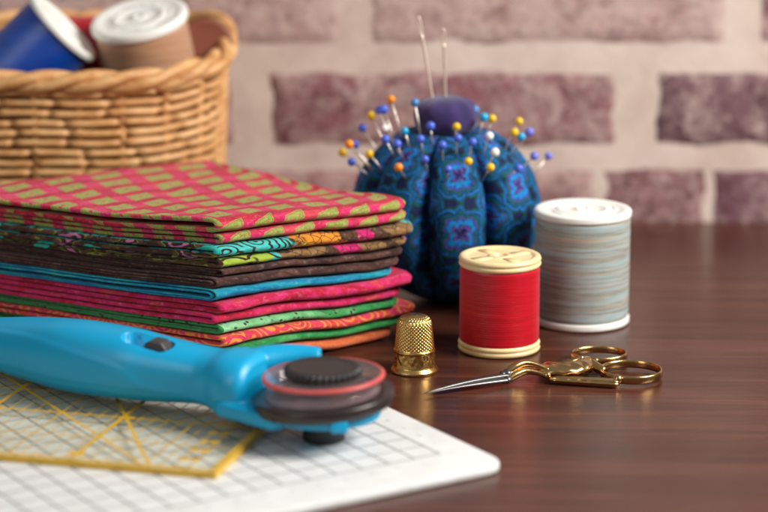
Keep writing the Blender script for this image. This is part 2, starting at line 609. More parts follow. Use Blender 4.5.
# ------------------------------------------------------------------ light
def area(name, loc, target, size, power, color):
    l = bpy.data.lights.new(name, 'AREA')
    l.shape = 'RECTANGLE'
    l.size, l.size_y = size[0]*S, size[1]*S
    l.energy = power
    l.color = color
    o = link(name, l)
    o.location = Vector(loc)*S
    o.rotation_euler = (Vector(target)-Vector(loc)).to_track_quat('-Z', 'Y').to_euler()
    return o
area('softbox_right', (68, -42, 60), (1, -15, 2), (42, 42), 15.0, (1, .975, .945))
area('softbox_left', (-60, -78, 46), (0, -18, 2), (34, 50), 1.7, (1, .98, .96))
w = bpy.data.worlds.new('World')
scene.world = w
w.use_nodes = True
wt = w.node_tree
tc = wt.nodes.new('ShaderNodeTexCoord')
sx_ = wt.nodes.new('ShaderNodeSeparateXYZ')
cr_ = wt.nodes.new('ShaderNodeValToRGB')        # dim studio: dark floor, paler ceiling
wt.links.new(tc.outputs['Generated'], sx_.inputs[0])
wt.links.new(sx_.outputs[2], cr_.inputs[0])
cr_.color_ramp.elements[0].position = .0
cr_.color_ramp.elements[0].color = (.16, .155, .15, 1)
cr_.color_ramp.elements[1].position = .9
cr_.color_ramp.elements[1].color = (.62, .64, .66, 1)
wt.links.new(cr_.outputs[0], wt.nodes['Background'].inputs[0])
wt.nodes['Background'].inputs[1].default_value = .42
scene.view_settings.view_transform = 'Standard'
scene.view_settings.look = 'None'
scene.view_settings.exposure = 0
scene.view_settings.gamma = 1
scene.cycles.max_bounces = 12
scene.cycles.transmission_bounces = 10
scene.cycles.transparent_max_bounces = 12
scene.cycles.caustics_refractive = True

# ------------------------------------------------------------------ setting
WALL_Y = 7.0
v, f = slab([(-60, -62), (62, -62), (62, WALL_Y+1.5), (-60, WALL_Y+1.5)], -2.4, 0, .08)
t = make('table_top', v, f, M_WOOD, smooth=False)
t['kind'] = 'structure'

def build_wall():
    bm = bmesh.new()
    tone = bm.loops.layers.float_color.new('tone')
    wash = bm.loops.layers.float_color.new('wash')
    def brick(x0, x1, z0, z1, col, wsh, seed, proud=.07, edge_wash=.45):
        nx, nz_ = max(4, int((x1-x0)/.32)), max(4, int((z1-z0)/.3))
        y0 = WALL_Y
        grid = []
        for j in range(nz_+1):
            row = []
            for i in range(nx+1):
                x = x0+(x1-x0)*i/nx
                z = z0+(z1-z0)*j/nz_
                e = min(i, nx-i)*(x1-x0)/nx
                g = min(j, nz_-j)*(z1-z0)/nz_
                edge = min(e, g)
                k = smooth01(edge, 0, .7)
                wob = .13*nz(x*.8, z*.8, seed)+.06*nz(x*2.1, z*2.1, seed+5)
                dx = (.22*nz(z*.9, seed, 1.0)+.10*nz(z*2.3, seed, 5.0))*(1-smooth01(e, 0, .9))
                dz = (.18*nz(x*.4, seed, 7.0)+.07*nz(x*1.7, seed, 9.0))*(1-smooth01(g, 0, .9))
                row.append(bm.verts.new(((x+dx)*S, (y0-proud*k+.11*(1-k)-wob*k*.5)*S, (z+dz)*S)))
            grid.append(row)
        fs = []
        for j in range(nz_):
            for i in range(nx):
                fs.append(bm.faces.new((grid[j][i], grid[j][i+1], grid[j+1][i+1], grid[j+1][i])))
        ring = grid[0]+[r[-1] for r in grid[1:]]+grid[-1][-2::-1]+[r[0] for r in grid[-2:0:-1]]
        back = [bm.verts.new((p.co.x, (y0+.4)*S, p.co.z)) for p in ring]
        for i in range(len(ring)):
            k = (i+1) % len(ring)
            fs.append(bm.faces.new((ring[k], ring[i], back[i], back[k])))
        for fc in fs:
            fc.smooth = True
            fc.material_index = 1
            for lp in fc.loops:
                lp[tone] = col
                vx, vz = lp.vert.co.x/S, lp.vert.co.z/S
                ed = min(vx-x0, x1-vx, vz-z0, z1-vz)+.28*nz(vx*.9, vz*.9, seed+3)
                ww = wsh+edge_wash*(1-smooth01(ed, -.2, .4))
                lp[wash] = (ww, ww, ww, 1)
    # mortar bed
    vs = []
    nx, nz_ = 150, 40
    for j in range(nz_+1):
        for i in range(nx+1):
            x = -45+i*90/nx
            z = -3+j*24/nz_
            vs.append(bm.verts.new((x*S, (WALL_Y+.06+.05*nz(x*.5, z*.8, 2))*S, z*S)))
    for j in range(nz_):
        for i in range(nx):
            a = j*(nx+1)+i
            fc = bm.faces.new((vs[a], vs[a+1], vs[a+nx+2], vs[a+nx+1]))
            fc.smooth = True
    dk, rd, pl, gr = lin(122, 80, 84), lin(132, 72, 80), lin(172, 132, 126), lin(114, 80, 86)
    # lower course
    brick(-40, -24, -1.6, 2.0, rd, .2, 1)
    brick(-23, -8.2, -1.6, 2.0, pl, .35, 2)
    brick(-7.4, 10.3, -1.6, 2.75, lin(164, 118, 114), .28, 3, .05, .2)
    brick(10.31, 15.6, -1.6, 2.8, lin(136, 92, 94), .04, 4, .05, .0)
    brick(15.62, 33, -1.6, 2.75, lin(112, 74, 82), .0, 5, .05, .0)
    # middle course
    brick(-40, -25, 3.75, 7.25, dk, .25, 6)
    brick(-24, -7.1, 3.6, 7.3, rd, .0, 7)
    brick(-5.5, 11.15, 3.6, 7.45, lin(136, 82, 88), .22, 8)
    brick(12.75, 29.5, 3.6, 7.45, gr, .04, 9)
    brick(31, 45, 3.7, 7.3, rd, .2, 10)
    # upper course
    brick(-40, -20, 8.5, 12.1, pl, .7, 11)
    brick(-18.8, -2.0, 8.45, 12.1, lin(166, 126, 122), .62, 12)
    brick(-.8, 16.3, 8.5, 12.1, lin(166, 124, 120), .66, 13)
    brick(17.6, 34, 8.5, 12.1, lin(140, 96, 100), .32, 14)
    # one more course above the frame
    for k in range(-3, 3):
        brick(k*17.5+6, k*17.5+22.6, 13.5, 17, dk, .6, 20+k)
    me = bpy.data.meshes.new('back_wall')
    bm.to_mesh(me)
    bm.free()
    me.materials.append(M_MORTAR)
    me.materials.append(M_BRICK)
    o = link('back_wall', me)
    o['kind'] = 'structure'
build_wall()

# ------------------------------------------------------------------ cutting mat
def build_mat():
    o2 = GRID_O
    mr, mf = 1.42, 2.15
    c = [o2-GR*mr-GC*mf, o2-GR*mr+GC*20.5, o2+GR*27+GC*20.5, o2+GR*27-GC*mf]
    th = thing('cutting_mat', 'white cutting mat with a grey printed grid and rounded corner, lying flat on the table', 'cutting mat', (o2.x, o2.y, 0))
    out = rounded_rect([tuple(p) for p in c], 1.15, 10)
    v, f = slab(out, 0.005, .28, .06)
    make('mat_sheet', v, f, M_MATTOP, th)
    # scale figures along both borders, pale grey
    gm = plastic('pale_grey_print', lin(170, 168, 170), .5)
    def figure(txt, p, ang, size):
        cu = bpy.data.curves.new('figure', 'FONT')
        cu.body = txt; cu.size = size*S; cu.align_x = 'CENTER'; cu.align_y = 'CENTER'
        tmp = bpy.data.objects.new('tmp', cu)
        COL.objects.link(tmp)
        dg = bpy.context.evaluated_depsgraph_get()
        me = bpy.data.meshes.new_from_object(tmp.evaluated_get(dg))
        vs = []
        for q in me.vertices:
            r = Matrix.Rotation(ang, 2) @ Vector((q.co.x/S, q.co.y/S))
            vs.append((p.x+r.x, p.y+r.y, .2815))
        fs = [tuple(q.vertices) for q in me.polygons]
        bpy.data.objects.remove(tmp)
        return vs, fs
    g = Geo()
    for k in range(1, 16):
        g.add(figure(str(k), o2-GR*.5+GC*(k-.0), rad(32), .32))
        g.add(figure(str(k), o2+GR*k-GC*.55, rad(32), .32))
    g.build('scale_figures', gm, th, smooth=False)
build_mat()

# ------------------------------------------------------------------ quilting ruler
RO = Vector((-5.45, -32.04))
RU = Vector((cos(rad(165.5)), sin(rad(165.5))))
RV = Vector((cos(rad(74.5)), sin(rad(74.5))))
def build_ruler():
    th = thing('quilting_ruler', 'clear acrylic quilting ruler with yellow lines, lying on the white mat under the blue cutter', 'ruler', (RO.x, RO.y, .283))
    P = lambda u, v: RO+RU*u+RV*v
    out = rounded_rect([tuple(P(0, 0)), tuple(P(0, 10)), tuple(P(17, 10)), tuple(P(17, 0))], .12, 3)
    zb, zt = .285, .545
    v, f = slab(out, zb, zt, .02)
    make('ruler_sheet', v, f, M_RULER, th, smooth=False)
    e = Geo()
    for q0, q1, n_ in ((P(.0, -.006), P(17, -.006), RV), (P(-.006, 0), P(-.006, 10), RU)):
        a_, b_ = q0, q1
        k_ = -n_*.02
        e.add(([(a_.x, a_.y, zb+.02), (b_.x, b_.y, zb+.02), (b_.x+k_.x, b_.y+k_.y, zb+.02), (a_.x+k_.x, a_.y+k_.y, zb+.02),
                (a_.x, a_.y, zt-.02), (b_.x, b_.y, zt-.02), (b_.x+k_.x, b_.y+k_.y, zt-.02), (a_.x+k_.x, a_.y+k_.y, zt-.02)],
               [(3, 2, 1, 0), (4, 5, 6, 7), (0, 1, 5, 4), (1, 2, 6, 5), (2, 3, 7, 6), (3, 0, 4, 7)]))
    e.build('ruler_edge', M_RULEDGE, th, smooth=False)
    g = Geo()
    z = zt+.002
    def bar(u0, v0, u1, v1, wd, zz=0.0):
        a, b = P(u0, v0), P(u1, v1)
        d = (b-a).normalized()
        n = Vector((-d.y, d.x))*wd/2
        q = [a+n, b+n, b-n, a-n]
        g.add(([(p.x, p.y, z+zz) for p in q]+[(p.x, p.y, z+zz+.003) for p in q],
               [(3, 2, 1, 0), (4, 5, 6, 7), (0, 1, 5, 4), (1, 2, 6, 5), (2, 3, 7, 6), (3, 0, 4, 7)]))
    bar(0.02, .10, 17, .10, .16)
    bar(.11, .2, .11, 9.9, .18, .0006)
    for k, u in enumerate((5, 9.85, 14.7)):
        bar(u, .3, u, 9.9, .16, .0012)
        bar(u-.28, .62, u+.28, .62, .36, .0030)
    for vv in (4.75, 9.5):
        bar(.3, vv, 16.8, vv, .10, .0018)
        for q in range(1, 34):
            if q % 10:
                bar(q*.485, vv-.13, q*.485, vv+.15, .075, .0024)
            else:
                bar(q*.485-.25, vv, q*.485+.25, vv, .30, .0024)
    for k in range(2, 34):
        u = .97*k/2
        if k % 10 == 0:
            continue
        bar(u, .3, u, 9.9, .06 if k % 5 == 0 else .03, .0012)
    for vv in (2.35, 7.1):
        bar(.3, vv, 16.8, vv, .065, .0018)
    bar(2.35, .2, 7.5, 9.4, .11, .0040)           # sixty-degree guide
    bar(2.7, -.0+.3, 12.0, 9.4, .10, .0046)        # forty-five-degree guide
    for k in range(8):
        vv = .95+k*.97
        bar(.85, vv, 1.17, vv, .3, .0030)
        bar(1.25, vv, 1.55, vv, .3, .0030)
    g.build('ruler_markings', M_YELLOW, th, smooth=False)
build_ruler()

# ------------------------------------------------------------------ stack of folded fabrics
EDGE = GRID_O-GR*1.42
def drape(x, y, z):
    s = (Vector((x, y))-EDGE).dot(-GR)
    return .30*(1-smooth01(s, 0, 3.0))*max(0, 1-z/7)
TOPC = [Vector(p) for p in ((-6.1, -18.9), (1.08, -14.1), (-7.5, -4.5), (-17.9, -12.4))]   # F R B L
BOTC = [Vector(p) for p in ((-6.1, -19.7), (.70, -13.9), (-7.6, -5.2), (-17.0, -13.2))]
STACK_H = 5.8
def stack_pt(u, v, z):
    k = z/STACK_H
    c = [a*(1-k)+b*k for a, b in zip(BOTC, TOPC)]
    p = (c[0]*(1-u)+c[1]*u)*(1-v)+(c[3]*(1-u)+c[2]*u)*v
    z *= 1-.055*smooth01(v, .02, .42)
    zz = z+.07*nz(p.x*.35, p.y*.35, .5)*k+.025*nz(p.x*1.1, p.y*1.1, 3.5)*k
    zz += drape(p.x, p.y, z)
    return (p.x, p.y, zz)
LEN_U, LEN_V = 8.5, 11.6

def ply(z0f, z1f, retr, seed, u0, u1, p, rend=.35):
    """one U-shaped sheet folded back on itself; z0f/z1f: bottom and top as functions of u"""
    nu, nl, na = 36, 22, 9
    rows, uvr = [], []
    for i in range(nu+1):
        u = u0+(u1-u0)*i/nu
        uc = u*LEN_U
        zb, zt = z0f(u), z1f(u)
        th = zt-zb
        endk = smooth01((u1-u)*LEN_U, 0, .5)
        sq = .055*nz(uc*.55, seed, 2.2)+.03*nz(uc*1.5, seed, 6.1)
        zb, zt = zb+sq*.5, zt+sq*.5+.02*nz(uc*1.1, seed+4, 1)
        r0 = retr+.10*nz(uc*.45, seed, 0)+.045*nz(uc*1.6, seed, 4)+rend*(1-endk)**2
        loops = []
        for side in (0, 1):                       # outer and inner skin
            ins = p*side
            hz = th/2-ins
            zc = (zb+zt)/2
            pts = []
            for j in range(nl):
                l = LEN_V-(LEN_V-(r0+th/2))*(1-(1-j/nl)**1.6) if True else 0
                pts.append((l, zc-hz))
            for j in range(na+1):
                a = -PI/2-PI*j/na
                pts.append((r0+th/2+hz*cos(a)*1.45, zc+hz*sin(a)*(1-.2*abs(cos(a)))))
            for j in range(nl-1, -1, -1):
                l = LEN_V-(LEN_V-(r0+th/2))*(1-(1-j/nl)**1.6)
                pts.append((l, zc+hz))
            loops.append(pts)
        ring = loops[0]+loops[1][::-1]
        row, uvrow = [], []
        s = 0.0
        base = -(LEN_V)
        acc = []
        for q, (l, z) in enumerate(loops[0]):
            if q:
                s += math.hypot(l-loops[0][q-1][0], z-loops[0][q-1][1])
            acc.append(base+s)
        accs = acc+acc[::-1]
        for (l, z), vv in zip(ring, accs):
            wv = .035*nz(uc*.8, l*.5, seed*.1)+.012*nz(uc*2.2, l*1.4, seed*.13)
            row.append(stack_pt(u, l/LEN_V, z+wv))
            uvrow.append((uc, vv))
        rows.append(row)
        uvr.append(uvrow)
    n = len(rows[0])
    v = [p_ for r in rows for p_ in r]
    uv = [p_ for r in uvr for p_ in r]
    f = []
    for i in range(nu):
        for k in range(n):
            k2 = (k+1) % n
            f.append((i*n+k, (i+1)*n+k, (i+1)*n+k2, i*n+k2))
    h = n//2
    ncap = 0
    for i, sgn in ((0, -1), (nu, 1)):
        strips = []
        for k in range(h):
            A, B = Vector(rows[i][k]), Vector(rows[i][n-1-k])
            uq = u0 if i == 0 else u1
            d = Vector(stack_pt(uq+.02*sgn, .5, 2.0))-Vector(stack_pt(uq, .5, 2.0))
            d = d.normalized()*(A-B).length
            row = []
            for t_, o_ in ((0, 0), (.18, .30), (.5, .44), (.82, .30), (1, 0)):
                q = A.lerp(B, t_)+d*o_
                row.append(len(v))
                v.append(tuple(q))
                lv = (Vector((q.x, q.y))-TOPC[0]).length
                uv.append((lv+seed*.9, q.z*1.15+seed*.6))
            strips.append(row)
        for r_, t_ in zip(strips[:-1], strips[1:]):
            for c_ in range(4):
                fc = (r_[c_], t_[c_], t_[c_+1], r_[c_+1])
                f.append(fc if i == 0 else fc[::-1])
                ncap += 1
    return v, f, uv, ncap

def fab_obj(label, mat, units, voff=0.0, ends=None, plies=1):
    V, F, UV, FM = [], [], [], []
    for k, (z0, z1, retr, seed, u0, u1) in enumerate(units):
        gap = .035
        z0f = lambda u, a=z0: a(u)+gap
        z1f = lambda u, a=z1: a(u)-gap*.2
        tt = z1(.5)-z0(.5)
        p = tt*(.36 if plies == 1 else .195)
        for q in range(plies):
            a = (lambda u, f0=z0f, q=q, p=p: f0(u)+q*(p*1.22))
            b = (lambda u, f1=z1f, q=q, p=p: f1(u)-q*(p*1.22))
            rt = retr if q == 0 else retr+q*.14+.10*random.random()
            v, f, uv, ncap = ply(a, b, rt, seed+q*3.3, u0-(.006 if q else 0)-.004*random.random(), u1-(.012 if q else 0), p)
            b0 = len(V)
            V += v
            F += [tuple(i+b0 for i in fc) for fc in f]
            FM += [0]*(len(f)-ncap)+[1]*ncap
            UV += [(x, y+k*voff) for x, y in uv]
    o = make('folded_fabric', V, F, mat, smooth=True, uvs=UV, mats=[mat, ends] if ends else None, fmat=FM if ends else None)
    tag(o, label, 'fabric', 'folded fabrics in the stack')
    # crisp cut ends, soft folds
    me = o.data
    me.set_sharp_from_angle(angle=rad(50))
    return o

thick = [  # bottom up: name, tF, tR, retract, u0, u1
    ('orange', .46, .48, .10, .05, .97), ('green', .40, .36, .02, .03, 1.03), ('coral', .42, .38, -.08, .01, 1.085),
    ('mint', .40, .32, .02, .015, .99), ('pinkB', .40, .42, .05, -.01, .995), ('pinkA', .44, .52, -.10, .0, 1.045),
    ('turq', .48, .26, .06, -.012, .95), ('brownB', .42, .40, .06, -.005, .98), ('brownA', .30, .36, .05, .02, 1.0),
    ('paisB', .38, .44, .0, .012, 1.01), ('paisA', .50, .52, -.06, -.008, 1.035), ('redB', .40, .44, .0, .02, 1.0), ('redA', .58, .42, .04, .0, 1.0)]
Z0, acc0, acc1 = {}, 0.0, 0.0
for nm, tF, tR, rt, u0, u1 in thick:
    Z0[nm] = ((lambda u, a=acc0, b=acc1: a+(b-a)*u), (lambda u, a=acc0+tF*1.06, b=acc1+tR*1.06: a+(b-a)*u), rt, len(Z0)*7.7+1, u0, u1)
    acc0 += tF*1.06
    acc1 += tR*1.06
fab_obj('folded orange cotton, bottom layer of the fabric stack', fab_batik('orange_batik', [(.3, lin(206, 84, 44)), (.5, lin(226, 112, 60)), (.7, lin(236, 136, 84))]), [Z0['orange']])
fab_obj('folded bright green cotton, second from the bottom of the fabric stack', fab_batik('green_batik', [(.3, lin(20, 112, 52)), (.5, lin(44, 150, 72)), (.7, lin(110, 190, 110))]), [Z0['green']])
fab_obj('folded coral pink cotton with orange scrolls, under the mint fabric in the stack', fab_scroll(), [Z0['coral']])
fab_obj('folded mint green cotton with brown dots, under the plain pink fabric in the stack', fab_mint(), [Z0['mint']])
fab_obj('folded hot pink mottled cotton of two thick folds, under the turquoise fabric', fab_batik('pink_batik', [(.32, lin(168, 8, 44)), (.44, lin(206, 22, 66)), (.52, lin(222, 40, 112)), (.60, lin(216, 40, 72)), (.70, lin(236, 96, 96))], (.5, .9, 1), 1.6), [Z0['pinkB'], Z0['pinkA']], 9)
fab_obj('folded turquoise and blue batik cotton in the middle of the stack', fab_batik('turquoise_batik', [(.3, lin(0, 88, 140)), (.45, lin(0, 132, 176)), (.58, lin(22, 168, 182)), (.72, lin(60, 190, 160))], (.4, 2.2, 1)), [Z0['turq']], plies=2)
fab_obj('folded dark brown mottled cotton lying on the turquoise fabric', fab_batik('brown_batik', [(.3, lin(52, 28, 24)), (.5, lin(86, 50, 42)), (.7, lin(116, 76, 62))], veins=lin(44, 22, 20)), [Z0['brownB'], Z0['brownA']], 9, plies=2)
fab_obj('folded brown paisley cotton with turquoise and orange patches, second from the top of the stack', fab_paisley(), [Z0['paisB'], Z0['paisA']], 100, fab_paisley_ends())
fab_obj('folded red and pink cotton with lime green squares, topmost of the fabric stack', fab_squares(), [Z0['redB'], Z0['redA']], 2.72)

# ------------------------------------------------------------------ rotary cutter
BC = Vector((-2.04, -27.86))
def evaluated(o):
    dg = bpy.context.evaluated_depsgraph_get()
    me = bpy.data.meshes.new_from_object(o.evaluated_get(dg))
    return me

def build_cutter():
    th = thing('rotary_cutter', 'cyan blue rotary cutter with clear blade cover and black knob, lying across the ruler', 'rotary cutter', (BC.x, BC.y, .283))
    secs = [(-17.45, -18.75, 1.40, .20, .30), (-17.2, -18.9, 1.40, .46, .65), (-16.1, -19.45, 1.50, .72, 1.0), (-14.18, -20.45, 1.65, .95, 1.25), (-12.49, -21.71, 1.77, 1.19, 1.40), (-10.86, -23.10, 1.90, 1.33, 1.45), (-8.95, -24.24, 1.95, 1.27, 1.45),
            (-7.86, -24.72, 1.90, 1.17, 1.35), (-6.41, -25.35, 1.87, 1.02, 1.20), (-5.75, -25.72, 1.85, 1.03, 1.2), (-5.25, -25.98, 1.80, 1.12, 1.5), (-4.8, -26.2, 1.76, 1.16, 1.66), (-4.4, -26.4, 1.76, 1.12, 1.62), (-4.2, -26.5, 1.76, .9, 1.4)]
    secs = [(x, y, z, h*(.93 if x < -5.6 else 1), w_*.93) for x, y, z, h, w_ in secs]
    fine_secs = spline(secs, 9)
    v, f = [], []
    n = 72
    N = len(fine_secs)
    for i, (x, y, z, hz, w_) in enumerate(fine_secs):
        a = Vector(fine_secs[max(0, i-1)][:2]); b = Vector(fine_secs[min(N-1, i+1)][:2])
        t_ = (b-a).normalized()
        side = Vector((t_.y, -t_.x))            # towards the camera
        s_ = i/(N-1)
        for k in range(n):
            an = 2*PI*k/n
            ca, sa = cos(an), sin(an)
            e = 2/2.5
            cx = math.copysign(abs(ca)**e, ca)
            sz = math.copysign(abs(sa)**e, sa)
            # soft step between the thumb rest and the lower grip, on both flanks
            off = 0.0
            ang = math.asin(max(-1, min(1, sa)))   # -90..90 deg elevation on the section
            line = .62+.15*sin(s_*5.0) - 1.0*smooth01(s_, .25, .65)
            off += .05*smooth01(line-ang, -.12, .12)
            seam = -.42
            off -= .022*math.exp(-((ang-seam)/.045)**2)
            if abs(s_-.735) < .04 and -.75 < ang < .25 and ca > 0:      # grip ribs by the head
                off -= .028*max(0, sin((s_-.695)/.08*2*PI*4.5))
            v.append((x+side.x*(w_+off)*cx, y+side.y*(w_+off)*cx, z+(hz+off)*sz))
    for i in range(N-1):
        for k in range(n):
            k2 = (k+1) % n
            f.append((i*n+k, i*n+k2, (i+1)*n+k2, (i+1)*n+k))
    f.append(tuple(range(n-1, -1, -1)))
    f.append(tuple((N-1)*n+k for k in range(n)))
    g = Geo().add((v, f))
    ax = (Vector((-4.8, -26.21))-BC)
    ax.normalize()                               # from the blade towards the tail
    sd = Vector((-ax.y, ax.x))                   # left of that: towards the camera is +?
    if sd.y > 0:
        sd = -sd
    def P(s, w_):
        return (BC.x+ax.x*s+sd.x*w_, BC.y+ax.y*s+sd.y*w_)
    # lower plate carrying the blade
    circ = [(BC.x+1.95*cos(a), BC.y+1.95*sin(a)) for a in [2*PI*k/48 for k in range(48)]]
    g.add(slab(circ, 1.18, 1.5, .06))
    g.add(slab(rounded_rect([P(3.5, 1.62), P(.6, 2.15), P(.2, -1.85), P(3.4, -1.25)], .4, 6), 1.0, 1.5, .1))
    # upper arm curving round behind the cover
    arm = spline([(-5.2, -26.0, 2.25), (-4.5, -25.75, 2.40), (-3.7, -25.52, 2.50), (-2.95, -25.46, 2.56), (-2.2, -25.55, 2.58)], 8)
    g.add(tube(arm, [.58*(1-.75*max(0, i/(len(arm)-1)-.35)**1.3) for i in range(len(arm))], 18, flat=.86, up=(0, 0, 1)))
    raw = g.build('handle', M_CYAN, None, smooth=True)
    md = raw.modifiers.new('r', 'REMESH'); md.mode = 'VOXEL'; md.voxel_size = .042*S; md.use_smooth_shade = True
    # slider slot cut into the top
    sx = lambda t: fine_secs[int(t*(N-1))]
    def on_axis(x0):
        return min(fine_secs, key=lambda q: abs(q[0]-x0))
    qa, qb = on_axis(-8.95), on_axis(-7.25)
    d = Vector((qb[0]-qa[0], qb[1]-qa[1])).normalized()
    nn = Vector((d.y, -d.x))
    tilt = ((qb[2]+qb[3])-(qa[2]+qa[3]))/math.hypot(qb[0]-qa[0], qb[1]-qa[1])
    def T(s, w_, h):                              # slot frame: along, across, above the crest
        return (qa[0]+d.x*s+nn.x*w_, qa[1]+d.y*s+nn.y*w_, qa[2]+qa[3]+tilt*s+h)
    shift = .42
    cap = []
    L = 1.95
    for k in range(24):
        a = 2*PI*k/24
        cx = L-.42 if cos(a) > 0 else .42
        cap.append((cx+.42*cos(a), .42*sin(a)))
    vv = [T(p[0], p[1]+shift, -.75) for p in cap]+[T(p[0]*1.03-.02, p[1]*1.06+shift, .6) for p in cap]
    ff = [(k, (k+1) % 24, 24+(k+1) % 24, 24+k) for k in range(24)]+[tuple(range(23, -1, -1)), tuple(range(24, 48))]
    cut = make('cutter_tool', vv, ff, M_CYAN)
    bmc = bmesh.new(); bmc.from_mesh(cut.data)
    bmesh.ops.recalc_face_normals(bmc, faces=bmc.faces[:])
    bmc.to_mesh(cut.data); bmc.free()
    mb = raw.modifiers.new('b', 'BOOLEAN'); mb.operation = 'DIFFERENCE'; mb.object = cut; mb.solver = 'EXACT'
    ms = raw.modifiers.new('s', 'SMOOTH'); ms.iterations = 4; ms.factor = .5
    me = evaluated(raw)
    bpy.data.objects.remove(raw)
    bpy.data.objects.remove(cut)
    base = origin_of(th)
    for q in me.vertices:
        q.co -= base
    for p in me.polygons:
        p.use_smooth = True
    me.name = 'handle'
    hnd = link('handle', me, th)
    hnd.data.materials.clear(); hnd.data.materials.append(M_CYAN)
    # slider button, faceted
    def B(s, w_, h): return T(s, w_+shift, h)
    s0, s1 = .95, 1.85
    pv = [B(s0, -.33, -.38), B(s1, -.33, -.38), B(s1, .33, -.38), B(s0, .33, -.38),
          B(s0+.02, -.30, -.08), B(s0+.30, -.30, .10), B(s1-.22, -.30, .10), B(s1-.02, -.30, -.10),
          B(s0+.02, .30, -.08), B(s0+.30, .30, .10), B(s1-.22, .30, .10), B(s1-.02, .30, -.10)]
    pf = [(0, 3, 2, 1), (0, 1, 7, 6, 5, 4), (3, 8, 9, 10, 11, 2), (0, 4, 8, 3), (1, 2, 11, 7), (4, 5, 9, 8), (5, 6, 10, 9), (6, 7, 11, 10)]
    sl = make('slider_button', pv, pf, plastic('slider_grey', lin(62, 58, 60), .4), th, smooth=False)
    bv = sl.modifiers.new('bev', 'BEVEL'); bv.width = .05*S; bv.segments = 2
    # blade guard: thick dark ring under the cover, tipped a little
    R5 = Matrix.Translation(Vector((BC.x, BC.y, 1.77))) @ Matrix.Rotation(rad(-4.5), 4, 'Y')
    n = 96
    ring_p = [(1.95, -.24), (2.33, -.24), (2.38, -.21), (2.40, -.16), (2.41, .10), (2.39, .15), (2.33, .185), (2.2, .21), (1.98, .22), (1.95, .19), (1.95, -.24)]
    g2 = xf(lathe(ring_p, n), R5)
    make('blade_guard', *g2, M_BROWNBLACK, th)
    bl = xf(lathe([(.0, .02), (2.1, .02), (2.25, .0), (2.1, -.02), (0, -.02)], n), R5)
    make('blade', *bl, M_STEEL, th)
    # clear cover: flanged drum
    R2 = Matrix.Translation(Vector((BC.x+.02, BC.y, 1.90))) @ Matrix.Rotation(rad(-2.2), 4, 'Y')
    cov = [(0, .08), (1.55, .08), (1.98, .05), (2.03, .0), (2.06, .03), (2.0, .12), (1.80, .24), (1.74, .33), (1.84, .42), (2.02, .50), (2.07, .56), (2.07, .64), (2.02, .70), (1.86, .70), (1.80, .66), (1.3, .66), (0, .66)]
    make('blade_cover', *xf(lathe(cov, n), R2), M_CLEAR, th)
    rp = [(1.965, .707), (2.03, .707), (2.085, .66), (2.088, .60), (2.075, .60), (2.072, .65), (2.02, .703), (1.965, .703), (1.965, .707)]
    make('cover_rim', *xf(lathe(rp, n), R2), M_REDPL, th)
    # ribbed black knob on top
    kp = fine([(0, .0), (1.22, .0), (1.31, .05), (1.33, .12), (1.33, .28), (1.30, .34), (1.22, .375), (1.12, .38), (1.06, .36), (1.0, .345), (.3, .355), (0, .355)], 2)
    def rib(a, r, z):
        return -.08*(.5+.5*cos(a*36))**1.5 if r > 1.2 and z > .02 else 0
    K = Matrix.Translation(Vector((BC.x-.02, BC.y, 2.50)))
    make('knob', *xf(lathe(kp, 264, disp=rib), K), M_BLACK, th)
    # nut below, resting on the mat
    npf = fine([(0, .29), (.66, .29), (.71, .33), (.72, .4), (.72, 1.1), (.66, 1.22), (0, 1.22)], 2)
    nut = lathe(npf, 168, (BC.x, BC.y, 0), lambda a, r, z: -.02*(.5+.5*cos(a*28))**2 if r > .68 else 0)
    make('nut', *nut, M_BLACK, th)
    # small cyan tab at the near side of the guard
    g3 = Geo().add(slab(rounded_rect([(BC.x+.30, BC.y-2.36), (BC.x+.85, BC.y-2.30), (BC.x+.80, BC.y-1.8), (BC.x+.30, BC.y-1.8)], .05, 3), 1.22, 1.6, .05))
    g3.build('guard_tab', M_CYAN, th)
build_cutter()

